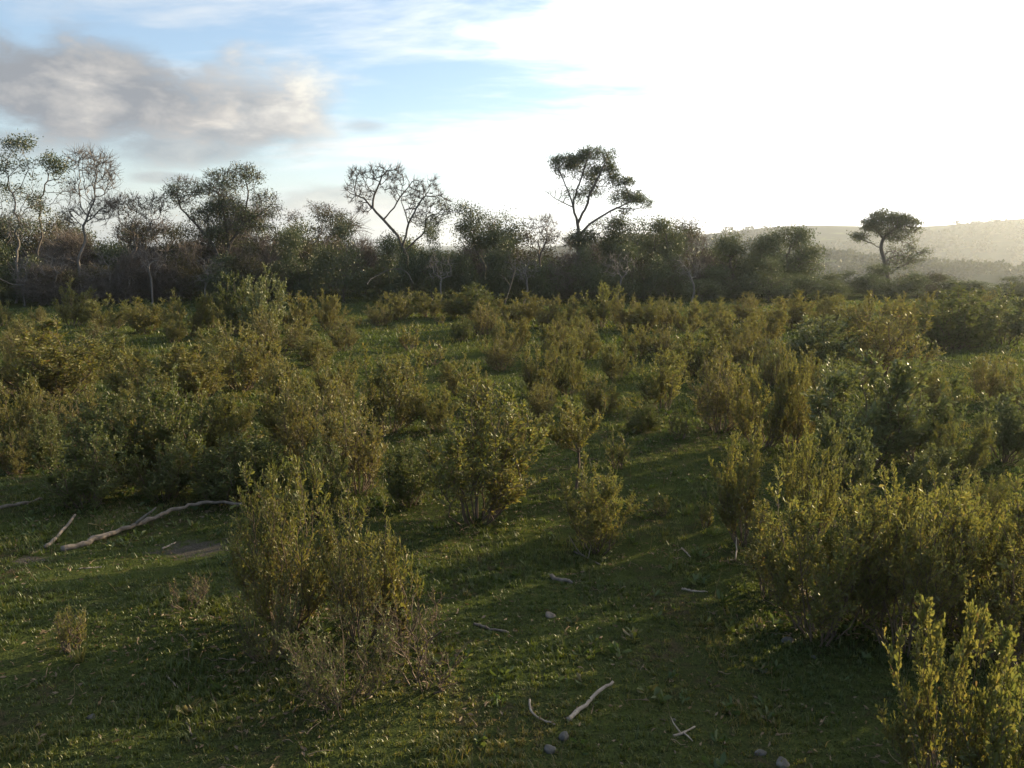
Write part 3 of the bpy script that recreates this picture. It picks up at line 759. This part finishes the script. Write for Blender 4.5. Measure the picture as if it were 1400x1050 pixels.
def build_grass():
    seed('build_grass')
    acc = Acc()
    for (r0, r1, dens, hgt, wid, det) in [(3.6, 8, 4800, .047, .0058, True), (8, 14, 2100, .064, .010, False), (14, 24, 600, .095, .017, False), (24, 46, 180, .13, .034, False)]:
        half = rad(38)
        n = int(dens*half*(r1*r1-r0*r0))
        r = np.sqrt(R.uniform(r0*r0, r1*r1, n)); th = R.uniform(-half, half, n)
        # pull blades together into tufts
        x = r*np.sin(th); y = r*np.cos(th)
        cell = .11 if det else .2
        cx = (np.floor(x/cell)+.5+.8*(_hash(np.floor(x/cell).astype(np.int64), np.floor(y/cell).astype(np.int64), 11)-.5))*cell
        cy = (np.floor(y/cell)+.5+.8*(_hash(np.floor(x/cell).astype(np.int64), np.floor(y/cell).astype(np.int64), 12)-.5))*cell
        pull = R.uniform(0, .75, n)
        x = x*(1-pull)+cx*pull; y = y*(1-pull)+cy*pull
        big = vnoise(x/1.3, y/1.3, 21)*.55+vnoise(x/.35, y/.35, 22)*.45
        keep = (R.uniform(size=n) < sstep(.22, .52, big)*.92+.08) & (R.uniform(size=n) > dirtmask(x, y)*.8)
        x = x[keep]; y = y[keep]; big = big[keep]; n = len(x)
        z = ground_h(x, y)-.006
        P = np.stack([x, y, z], 1)
        tall = 1+1.1*(R.uniform(size=n) < .012)
        H = hgt*R.uniform(.4, 1.15, n)*(.35+.6*big+2.0*np.clip(vnoise(x/.42, y/.42, 27)-.52, 0, 1))*tall
        az = R.uniform(0, 2*PI, n); lean = R.uniform(.15, 1.1, n)
        out = np.stack([np.cos(az), np.sin(az), np.zeros(n)], 1); sd = np.stack([-np.sin(az), np.cos(az), np.zeros(n)], 1)
        tint = np.clip(R.beta(2, 3.4, n)*.8+.85*(vnoise(x/.8, y/.8, 23)-.47)+.4*(vnoise(x/2.6, y/2.6, 24)-.5)+(tall > 1)*.2+(R.uniform(size=n) < .04)*.4, 0, 1)
        W = wid*R.uniform(.6, 1.3, n)[:, None]
        tip = P+out*(H*np.sin(lean))[:, None]+np.array([0, 0, 1.])*(H*np.cos(lean*.8))[:, None]
        if det:
            mid = P+out*(H*.4*np.sin(lean*.6))[:, None]+np.array([0, 0, 1.])*(H*.58)[:, None]
            v = np.stack([P-sd*W*.5, P+sd*W*.5, mid+sd*W*.45, mid-sd*W*.45, tip], 1).reshape(-1, 3)
            i = np.arange(n)[:, None]*5
            acc.add(v, i+[0, 1, 2, 3], np.repeat(tint, 5)); acc.f.setdefault(3, []).append(i+[3, 2, 4]+acc.n-len(v))
        else:
            v = np.stack([P-sd*W*.5, P+sd*W*.5, tip], 1).reshape(-1, 3)
            i = np.arange(n)[:, None]*3
            acc.add(v, i+[0, 1, 2], np.repeat(tint, 3))
    tag(link('grass', acc.mesh('grass', M['grass'])), 'short tufted turf grass between the shrubs', 'grass', kind='stuff')
build_grass()

def build_litter():
    seed('build_litter')
    sp = np.array([o.location[:2] for o in bpy.data.objects if o.name.startswith(('shrub', 'dead_sprig'))])
    sp = sp[np.hypot(sp[:, 0], sp[:, 1]) < 22]
    w = 1/np.hypot(sp[:, 0], sp[:, 1]); n = 9000
    c = R.choice(len(sp), n, p=w/w.sum())
    xy = sp[c]+R.normal(size=(n, 2))*.5
    m = 7000; rr = np.sqrt(R.uniform(3.6**2, 15**2, m)); th = R.uniform(rad(-37), rad(37), m)
    xy = np.concatenate([xy, np.stack([rr*np.sin(th), rr*np.cos(th)], 1)]); n = len(xy)
    keep = vnoise(xy[:, 0]*1.4, xy[:, 1]*1.4, 51) > .38; xy = xy[keep]; n = len(xy)
    P = np.stack([xy[:, 0], xy[:, 1], ground_h(xy[:, 0], xy[:, 1])+R.uniform(.004, .035, n)], 1)
    az = R.uniform(0, 2*PI, n); D = unit(np.stack([np.cos(az), np.sin(az), R.normal(size=n)*.25], 1))
    acc = Acc(); L = R.uniform(.02, .055, n); v, f, ti = leaves(P, D, L, L*.4, R.uniform(.55, 1, n)); acc.add(v, f, ti)
    k = R.choice(n, n//13, replace=False)
    T = shoot_paths(P[k], D[k], R.uniform(.05, .17, len(k)), 4, 0, .07); T[:, :, 2] = ground_h(T[:, :, 0], T[:, :, 1])+R.uniform(.01, .04, T.shape[:2])
    v, q = tubes(T, np.broadcast_to(np.linspace(.004, .002, 4), (len(T), 4)), 3); acc.add(v, q, np.full(len(v), 1.0))
    tag(link('leaf_litter', acc.mesh('leaf_litter', M['litter'])), 'dry leaves and twiglets scattered in the turf', 'litter', kind='stuff')
    # broad-leaved weeds and dead grass stalks
    n = 1500; rr = np.sqrt(R.uniform(3.7**2, 17**2, n)); th = R.uniform(rad(-37), rad(37), n); x = rr*np.sin(th); y = rr*np.cos(th)
    keep = vnoise(x/1.1, y/1.1, 52) > .5; x = x[keep]; y = y[keep]; n = len(x); k = 9; c = np.repeat(np.arange(n), k)
    P = np.stack([x, y, ground_h(x, y)+.01], 1)[c]+R.normal(size=(n*k, 3))*np.array([.02, .02, .012]); az = R.uniform(0, 2*PI, n*k)
    D = unit(np.stack([np.cos(az), np.sin(az), R.uniform(.25, 1.4, n*k)], 1)); L = (R.uniform(.05, .11, n)[c])*R.uniform(.6, 1.1, n*k)
    acc = Acc(); v, f, ti = leaves(P, D, L, L*.34, np.clip(R.beta(2, 3, n)[c]+R.normal(size=n*k)*.1, 0, 1), True); acc.add(v, f, ti)
    m = 900; rr = np.sqrt(R.uniform(3.7**2, 16**2, m)); th = R.uniform(rad(-37), rad(37), m); x = rr*np.sin(th); y = rr*np.cos(th)
    B = np.stack([x, y, ground_h(x, y)], 1); B[:, :2] += R.normal(size=(m, 2))*.05
    T = shoot_paths(B, np.array([0, 0, 1.])+R.normal(size=(m, 3))*.35, R.uniform(.08, .2, m), 4, .05, .08)
    v, q = tubes(T, np.broadcast_to(np.linspace(.0026, .001, 4), (m, 4)), 3); acc.add(v, q, np.full(len(v), .95))
    tag(link('weeds', acc.mesh('weeds', M['weed'])), 'low weeds and dry stalks among the turf', 'weeds', kind='stuff')
build_litter()

# far woods on the valley sides and ridges: one mass
def build_far_woods():
    seed('build_far_woods')
    n = 9500
    az = R.uniform(rad(-36), rad(36), n); r = np.exp(R.uniform(math.log(140), math.log(1150), n))
    x = r*np.sin(az); y = r*np.cos(az)
    m = vnoise(x/90, y/90, 41)*.6+vnoise(x/28, y/28, 42)*.4
    keep = ((m > .44) & (r < 820)) | ((vnoise(x/240, y/42, 43) > .6) & (r > 480) & (r < 860)) | ((r > 330) & (r < 470) & (m > .32))
    x = x[keep]; y = y[keep]; r = r[keep]; n = len(x)
    z = ground_h(x, y); s = R.uniform(1.6, 3.4, n)*np.clip(r/600, .7, 1.1)
    k = 46; c = np.repeat(np.arange(n), k)
    u = unit(R.normal(size=(n*k, 3)))*R.uniform(.5, 1, (n*k, 1))
    P = np.stack([x, y, z+s*.8], 1)[c]+u*s[c][:, None]*np.array([1.15, 1.15, .8])
    v, f, ti = leaves(P, unit(u+R.normal(size=u.shape)*.5), s[c]*.75, s[c]*.55, R.uniform(0, 1, n)[c])
    a = Acc(); a.add(v, f, ti)
    tag(link('far_woods', a.mesh('far_woods', M['far_leaf'])), 'hazy woods on the far valley sides and ridges', 'woods', kind='stuff')
build_far_woods()

# ------------------------------------------------------------------ things lying on the turf
def lying(name, label, cat, pix, r0, r1, mat, lift=0.0, group=None, lifts=None, side=()):
    seed(label); pts = [on_ground(*p) for p in pix]; r0 *= .72; r1 *= .72
    if lifts is None: lifts = [lift]*len(pts)
    P = np.array(pts); P[:, 2] += np.array(lifts)
    # refine with a Catmull-Rom pass and some crookedness
    k = len(P); Q = []
    for i in range(k-1):
        a = P[max(i-1, 0)]; b = P[i]; c = P[i+1]; d = P[min(i+2, k-1)]
        for t in np.linspace(0, 1, 5, endpoint=False):
            Q.append(.5*((2*b)+(-a+c)*t+(2*a-5*b+4*c-d)*t*t+(-a+3*b-3*c+d)*t**3))
    Q.append(P[-1]); Q = np.array(Q)
    rr = np.linspace(r0, r1, len(Q))*(1+.07*R.normal(size=len(Q)))
    Q[1:-1] += R.normal(size=(len(Q)-2, 3))*r0*.28
    Q[:, 2] += rr*.55
    o0 = P.mean(0); o0[2] = ground_h(o0[0], o0[1])
    acc = Acc(); 
    def capped(path, rad_):
        v, q = tubes(path[None], rad_[None], 8); acc.add(v, q)
        nK = len(path)
        acc.f.setdefault(8, []).append((np.arange(8)[::-1])[None]+acc.n-len(v)); acc.f.setdefault(8, []).append((np.arange(8)+(nK-1)*8)[None]+acc.n-len(v))
    capped(Q-o0, rr)
    for (idx, dx, dy, dz, ln, sr) in side:
        st = Q[int(idx*(len(Q)-1))]-o0; d = unit(np.array([dx, dy, dz], float))
        p = shoot_paths(st[None], d[None], np.array([ln]), 6, .0, .12)[0]
        capped(p, np.linspace(sr, sr*.4, 6))
    o = link(name, acc.mesh(name, M[mat], smooth=True, tint=False), loc=o0)
    return tag(o, label, cat, group)

lying('fallen_log', 'long crooked grey fallen branch lying on turf before the shaded shrubs', 'log',
      [(84, 753), (120, 745), (160, 731), (205, 717), (245, 706), (285, 701), (335, 700)], .045, .024, 'log', lifts=[.0, .01, .02, .05, .09, .12, .10], side=[(.45, .3, .1, .2, .3, .02)])
lying('broken_stick', 'straight weathered stick slanting up beside the left end of the fallen branch', 'stick', [(62, 750), (82, 735), (104, 716)], .03, .02, 'log', lifts=[0, .03, .1])
lying('broken_log', 'short brown log piece at the left frame edge', 'log', [(-6, 698), (25, 691), (58, 683)], .035, .022, 'log')
lying('pale_stick', 'short pale stick on the bare grey dirt patch', 'stick', [(222, 752), (230, 747), (240, 742)], .016, .010, 'bleached')
lying('pale_stick', 'thin pale twig with white end below the fallen branch', 'stick', [(108, 778), (122, 777), (138, 776)], .010, .008, 'bleached')
lying('peeled_stick', 'peeled orange-brown stick on the turf at bottom centre', 'stick', [(776, 986), (792, 975), (812, 960), (838, 945)], .024, .014, 'bleached', lifts=[0, .02, .04, .07])
lying('curved_twig', 'thin curved pale twig left of the peeled stick', 'stick', [(724, 968), (726, 978), (740, 986), (760, 991)], .011, .008, 'bleached', lifts=[.06, .03, .01, .0])
lying('pale_stick', 'white forked twig at bottom right of centre', 'stick', [(921, 1007), (935, 1003), (950, 994)], .013, .008, 'bleached', side=[(.5, .2, -.8, .1, .12, .007), (.4, -.5, .6, .5, .14, .006)])
lying('pale_stick', 'pale stick with broken white end in the sunlit turf', 'stick', [(932, 806), (945, 808), (968, 810)], .020, .008, 'bleached')
lying('wood_piece', 'grey wood chunk lying in shaded turf near centre', 'wood', [(752, 790), (766, 794), (783, 797)], .034, .022, 'log')
lying('brown_stick', 'brown stick in the shade left of the sunlit turf', 'stick', [(648, 854), (670, 860), (696, 866)], .020, .012, 'log')
lying('curved_twig', 'bleached bent twig standing in the shade right of centre', 'stick', [(998, 766), (1006, 764), (1006, 750)], .014, .008, 'bleached', lifts=[0, .01, .12])
lying('pale_stick', 'pale thin stick in the left foreground turf', 'stick', [(227, 921), (234, 931), (243, 941)], .012, .007, 'bleached')
lying('pale_stick', 'small pale twig near the bottom edge on the left', 'stick', [(255, 988), (259, 996), (262, 1006)], .009, .007, 'log', side=[(.3, .6, .2, .1, .1, .005)])
lying('brown_stick', 'dark broken twig below the loose olive shrub', 'stick', [(785, 755), (800, 762), (822, 773)], .016, .010, 'log', side=[(.4, -.5, .4, .3, .25, .007), (.6, .2, .5, .3, .2, .006)])
lying('brown_stick', 'fallen brown branch under the right foreground thicket', 'stick', [(1086, 800), (1110, 818), (1140, 834)], .022, .012, 'log', side=[(.5, .6, .3, .3, .3, .008)])
lying('brown_stick', 'long dead branch under the grey-green shrubs on the right', 'stick', [(1200, 612), (1230, 624), (1256, 640)], .035, .02, 'log', lifts=[.3, .15, 0])
lying('pale_stick', 'short pale twig in the shade left of the right thicket', 'stick', [(932, 750), (938, 756), (944, 762)], .013, .009, 'bleached')
lying('pale_branch', 'pale arching dead branch at the foot of the leaning dead tree', 'branch', [(503, 424), (511, 421), (538, 420), (556, 421), (566, 424)], .035, .02, 'bark', lifts=[1.2, 1.45, 1.85, 1.75, 1.25])
lying('pale_branch', 'pale leaning dead stem in the thicket at the left frame edge', 'branch', [(2, 424), (20, 423), (36, 423)], .05, .03, 'bark', lifts=[1.5, 1.2, 1.15])
lying('pale_branch', 'pale forked dead stem below the leafy twin-lobed tree', 'branch', [(690, 426), (698, 425), (704, 425)], .04, .025, 'bark', lifts=[.3, 1.1, 1.9], side=[(.5, -.5, 0, .7, .8, .02)])

def stone(label, px, py, wpx, flat=.6, mat='stone', name='stone'):
    p = on_ground(px, py); s = .62*wpx*np.linalg.norm(p-CAM)/F/2
    import bmesh
    bm = bmesh.new(); bmesh.ops.create_icosphere(bm, subdivisions=3, radius=1)
    ph = R.uniform(0, 9, 6)
    for v in bm.verts:
        c = v.co
        k = 1+.16*math.sin(c.x*2.3+ph[0])*math.cos(c.y*2.7+ph[1])+.12*math.sin(c.z*3.1+ph[2]+c.x*2)+.05*math.sin(c.x*7+c.y*6+ph[3])
        v.co = Vector((c.x*k*s*1.1, c.y*k*s*.85, c.z*k*s*flat))
    me = bpy.data.meshes.new(name); bm.to_mesh(me); bm.free()
    me.polygons.foreach_set('use_smooth', np.ones(len(me.polygons), bool)); me.materials.append(M[mat])
    o = link(name, me, loc=p+np.array([0, 0, s*flat*.12])); o.rotation_euler = (0, 0, R.uniform(0, 6))
    tag(o, label, 'stone', 'stones in the turf')
stone('round grey stone below the peeled stick, upper of two', 771, 1008, 22, .8)
stone('grey stone at bottom centre, lower left of the round one', 752, 1026, 26, .6)
stone('broad grey stone on the bottom edge right of centre', 1070, 1044, 26, .45)
stone('small grey stone between the bottom edge and the forked twig', 1040, 1030, 20, .5)
stone('small pale stone in shade below the right thicket', 1113, 899, 11, .7)
stone('grey stone at the shadow edge left of the pale stone', 1076, 876, 22, .6)
stone('flat grey stone in the turf right of the forked twig', 1046, 917, 18, .4)
stone('pale little stone beside the forked white twig', 921, 985, 9, .8)
stone('dark brown clod in shade above the sunlit turf', 752, 842, 22, .5, 'log', 'clod')
stone('grey stone in shaded turf on the left bottom', 125, 980, 16, .5)
stone('pale pebble in the dark turf near bottom centre', 773, 929, 7, .8)
stone('white pebble at the tip of the thin pale twig', 137, 776, 6, .8)

# a dead reddish sprig, dry stems and a bright grass tuft
def sprig(name, label, cat, px, py, hpx, key):
    p = on_ground(px, py); h = hpx*np.linalg.norm(p-CAM)/F
    fol, stm, (H0, R0) = PROTO[key][0]
    o = empty(name, p, label, cat, None, R.uniform(0, 6), (h/H0,)*3)
    link('stems', stm, o); link('foliage', fol, o)
sprig('dead_sprig', 'reddish dead twiggy sprig right of the ragged foreground shrub', 'dead shrub', 582, 935, 95, 'dead')
sprig('dead_sprig', 'dry brown twiggy sprig behind the reddish dead one', 'dead shrub', 560, 890, 85, 'dead')
sprig('dead_sprig', 'thin dry upright stems on dark turf left of the ragged shrub', 'dead shrub', 262, 832, 48, 'dead')

def tuft(label, px, py, hpx, n=14):
    p = on_ground(px, py); h = hpx*np.linalg.norm(p-CAM)/F
    az = R.uniform(0, 2*PI, n); d = np.stack([np.cos(az)*.4, np.sin(az)*.4, np.ones(n)], 1)
    P = shoot_paths(R.normal(size=(n, 3))*np.array([.012, .012, 0]), d, h*R.uniform(.6, 1.1, n), 4, -.05, .1)
    w = np.linspace(1, .1, 4)*.010
    sd = unit(np.cross(d, np.array([0, 0, 1.])))[:, None]*w[None, :, None]
    v = np.stack([P-sd, P+sd], 2).reshape(-1, 3)
    i = (np.arange(n)[:, None]*8+np.arange(3)[None]*2).reshape(-1, 1)
    a = Acc(); a.add(v, i+[0, 1, 3, 2], np.full(len(v), .45))
    tag(link('grass_tuft', a.mesh('grass_tuft', M['y']), loc=p), label, 'grass tuft')
tuft('bright green grass tuft below the right foreground thicket', 1302, 826, 24)
tuft('grass tuft with pale blades at the foot of the tiny yellow shrub', 108, 905, 26)

# ------------------------------------------------------------------ haze
import bmesh
bm = bmesh.new(); bmesh.ops.create_cube(bm, size=1)
top, bot = float(ground_h(*np.meshgrid(np.linspace(-2000, 2000, 400), np.linspace(0, 2400, 240))).max())+9, float(ground_h(*np.meshgrid(np.linspace(-3600, 3600, 300), np.linspace(-3600, 3600, 300))).min())-2; print('haze', top, bot)
for v in bm.verts: v.co = Vector((v.co.x*7600, v.co.y*7600+9, bot+(v.co.z+.5)*(top-bot)))
me = bpy.data.meshes.new('haze'); bm.to_mesh(me); bm.free()
hm, t = new_mat('pale_haze')
pv = t.node('ShaderNodeVolumePrincipled')
t.put(pv.inputs['Color'], (.84, .90, .95, 1)); t.put(pv.inputs['Density'], .00030); t.put(pv.inputs['Anisotropy'], .62)
o = t.node('ShaderNodeOutputMaterial'); t.l.new(pv.outputs[0], o.inputs['Volume'])
me.materials.append(hm)
tag(link('haze', me), 'pale evening haze over the plain and valley', 'haze', kind='stuff')

# ------------------------------------------------------------------ sky
W = bpy.data.worlds.new('World'); S.world = W; W.use_nodes = True
t = NT(W.node_tree)
tc = t.node('ShaderNodeTexCoord'); D_ = tc.outputs['Generated']
sky = t.node('ShaderNodeTexSky', sky_type='NISHITA')
sky.sun_disc = False; sky.sun_elevation = SUN_EL; sky.sun_rotation = SUN_AZ; sky.air_density = 1.0; sky.dust_density = .5; sky.ozone_density = 2.5
base = t.mix(.13, t.v('MULTIPLY', sky.outputs[0], (.84, .80, .78)), (3.2, 3.3, 3.4, 1))
sep = t.node('ShaderNodeSeparateXYZ'); t.l.new(D_, sep.inputs[0])
zc = t.m('MAXIMUM', sep.outputs[2], 0.0)
inv = t.m('DIVIDE', 1.0, t.m('ADD', zc, .16))
dome = t.v('SCALE', D_, scale=inv)
mu = t.v('DOT_PRODUCT', D_, tuple(SUN_DIR))
up = t.smooth(sep.outputs[2], -.01, .03)
# high thin cloud: streaks, brightest towards the sun
n1 = t.noise(t.v('MULTIPLY', dome, (.55, 1.5, 0)), 1.25, 8, .58, .5)
n2 = t.noise(t.v('MULTIPLY', dome, (1.0, 2.2, 0)), 3.2, 6, .6, .3)
nn = t.m('ADD', t.m('MULTIPLY', n1, .7), t.m('MULTIPLY', n2, .3))
thin = t.smooth(t.m('ADD', nn, t.m('MULTIPLY', mu, .28)), .53, .80)
fwd = t.m('POWER', t.m('MAXIMUM', t.m('MULTIPLY', t.m('ADD', mu, 1), .5), 0), 7.0)
cirr = t.v('SCALE', (1.0, .985, .95), scale=t.m('ADD', 3.1, t.m('MULTIPLY', fwd, 13.0)))
col = t.mix(t.m('MULTIPLY', thin, .85), base, cirr)
col = t.mix(t.m('MULTIPLY', t.m('SUBTRACT', 1.0, t.smooth(sep.outputs[2], .0, .17)), .55), col, t.v('SCALE', (.80, .88, .97), scale=t.m('ADD', 2.9, t.m('MULTIPLY', fwd, 13.0))))
# grey cloud bank: soft lumps round given directions
def lump(px, py, ax, ay):
    c = ray(px, py); c = c/np.linalg.norm(c)
    r_ = np.cross(c, [0, 0, 1]); r_ /= np.linalg.norm(r_); u_ = np.cross(r_, c)
    a = t.m('DIVIDE', t.v('DOT_PRODUCT', D_, tuple(r_)), ax); b = t.m('DIVIDE', t.v('DOT_PRODUCT', D_, tuple(u_)), ay)
    f = t.m('SUBTRACT', 1.0, t.m('SQRT', t.m('ADD', t.m('MULTIPLY', a, a), t.m('MULTIPLY', b, b))))
    return t.m('ADD', f, t.m('MULTIPLY', t.m('LESS_THAN', t.v('DOT_PRODUCT', D_, tuple(c)), .2), -9.0)), b
cn = t.noise(t.v('MULTIPLY', D_, (1, 1, 2.1)), 7.5, 8, .55, .2)
cf = t.noise(t.v('MULTIPLY', D_, (1, 1, 2.3)), 15, 7, .62, .25)
cl = None
for (px, py, ax, ay, k) in [(120, 130, .27, .092, 1.0), (320, 160, .15, .070, .92), (30, 110, .16, .075, 1.0), (255, 200, .16, .035, .75), (25, 190, .10, .03, .6),
                            (225, 243, .05, .010, .6), (500, 172, .05, .014, .45), (470, 275, .11, .03, .55), (350, 290, .12, .022, .4)]:
    f, b = lump(px, py, ax, ay)
    f = t.m('MULTIPLY', t.smooth(t.m('ADD', f, t.m('MULTIPLY', t.m('SUBTRACT', t.m('ADD', t.m('MULTIPLY', cn, .58), t.m('MULTIPLY', cf, .42)), .5), 2.3)), .0, .66), k)
    cl = f if cl is None else t.m('MAXIMUM', cl, f)
lit = t.m('ADD', t.m('MULTIPLY', t.smooth(mu, .10, .58), .65), t.m('ADD', t.m('MULTIPLY', t.m('SUBTRACT', cn, .44), 1.6), t.m('MULTIPLY', t.m('SUBTRACT', cf, .48), 2.0)), clamp=True)
ccol = t.ramp(lit, [(0, (.36, .385, .42)), (.4, (.56, .555, .55)), (.75, (.82, .78, .72)), (1, (1.05, 1.0, .88))])
ccol = t.v('SCALE', ccol, scale=3.35)
col = t.mix(cl, col, ccol)
bg = t.node('ShaderNodeBackground'); t.put(bg.inputs[0], col); t.put(bg.inputs[1], .12)
o = t.node('ShaderNodeOutputWorld'); t.l.new(bg.outputs[0], o.inputs[0])

# ------------------------------------------------------------------ sun, camera, render settings
sl = bpy.data.lights.new('sun', 'SUN'); sl.energy = 5.0; sl.angle = rad(.53); sl.color = (1.0, .80, .50)
so = bpy.data.objects.new('sun', sl); COL.objects.link(so)
so.rotation_euler = Vector(-SUN_DIR).to_track_quat('-Z', 'Y').to_euler(); so.location = (30, 20, 30)

cam = bpy.data.cameras.new('camera'); co = bpy.data.objects.new('camera', cam); COL.objects.link(co)
co.location = CAM; co.rotation_euler = (PI/2-PITCH, 0, 0)
cam.sensor_fit = 'HORIZONTAL'; cam.angle = 2*math.atan(700/F); cam.clip_start = .05; cam.clip_end = 20000
S.camera = co
S.view_settings.view_transform = 'Standard'; S.view_settings.look = 'None'; S.view_settings.exposure = 1.3; S.view_settings.gamma = 1
try:
    S.cycles.max_bounces = 6; S.cycles.diffuse_bounces = 3; S.cycles.glossy_bounces = 2; S.cycles.transmission_bounces = 4; S.cycles.volume_bounces = 0
    S.cycles.use_denoising = True; S.cycles.use_adaptive_sampling = True; S.cycles.adaptive_threshold = .015
except Exception: pass
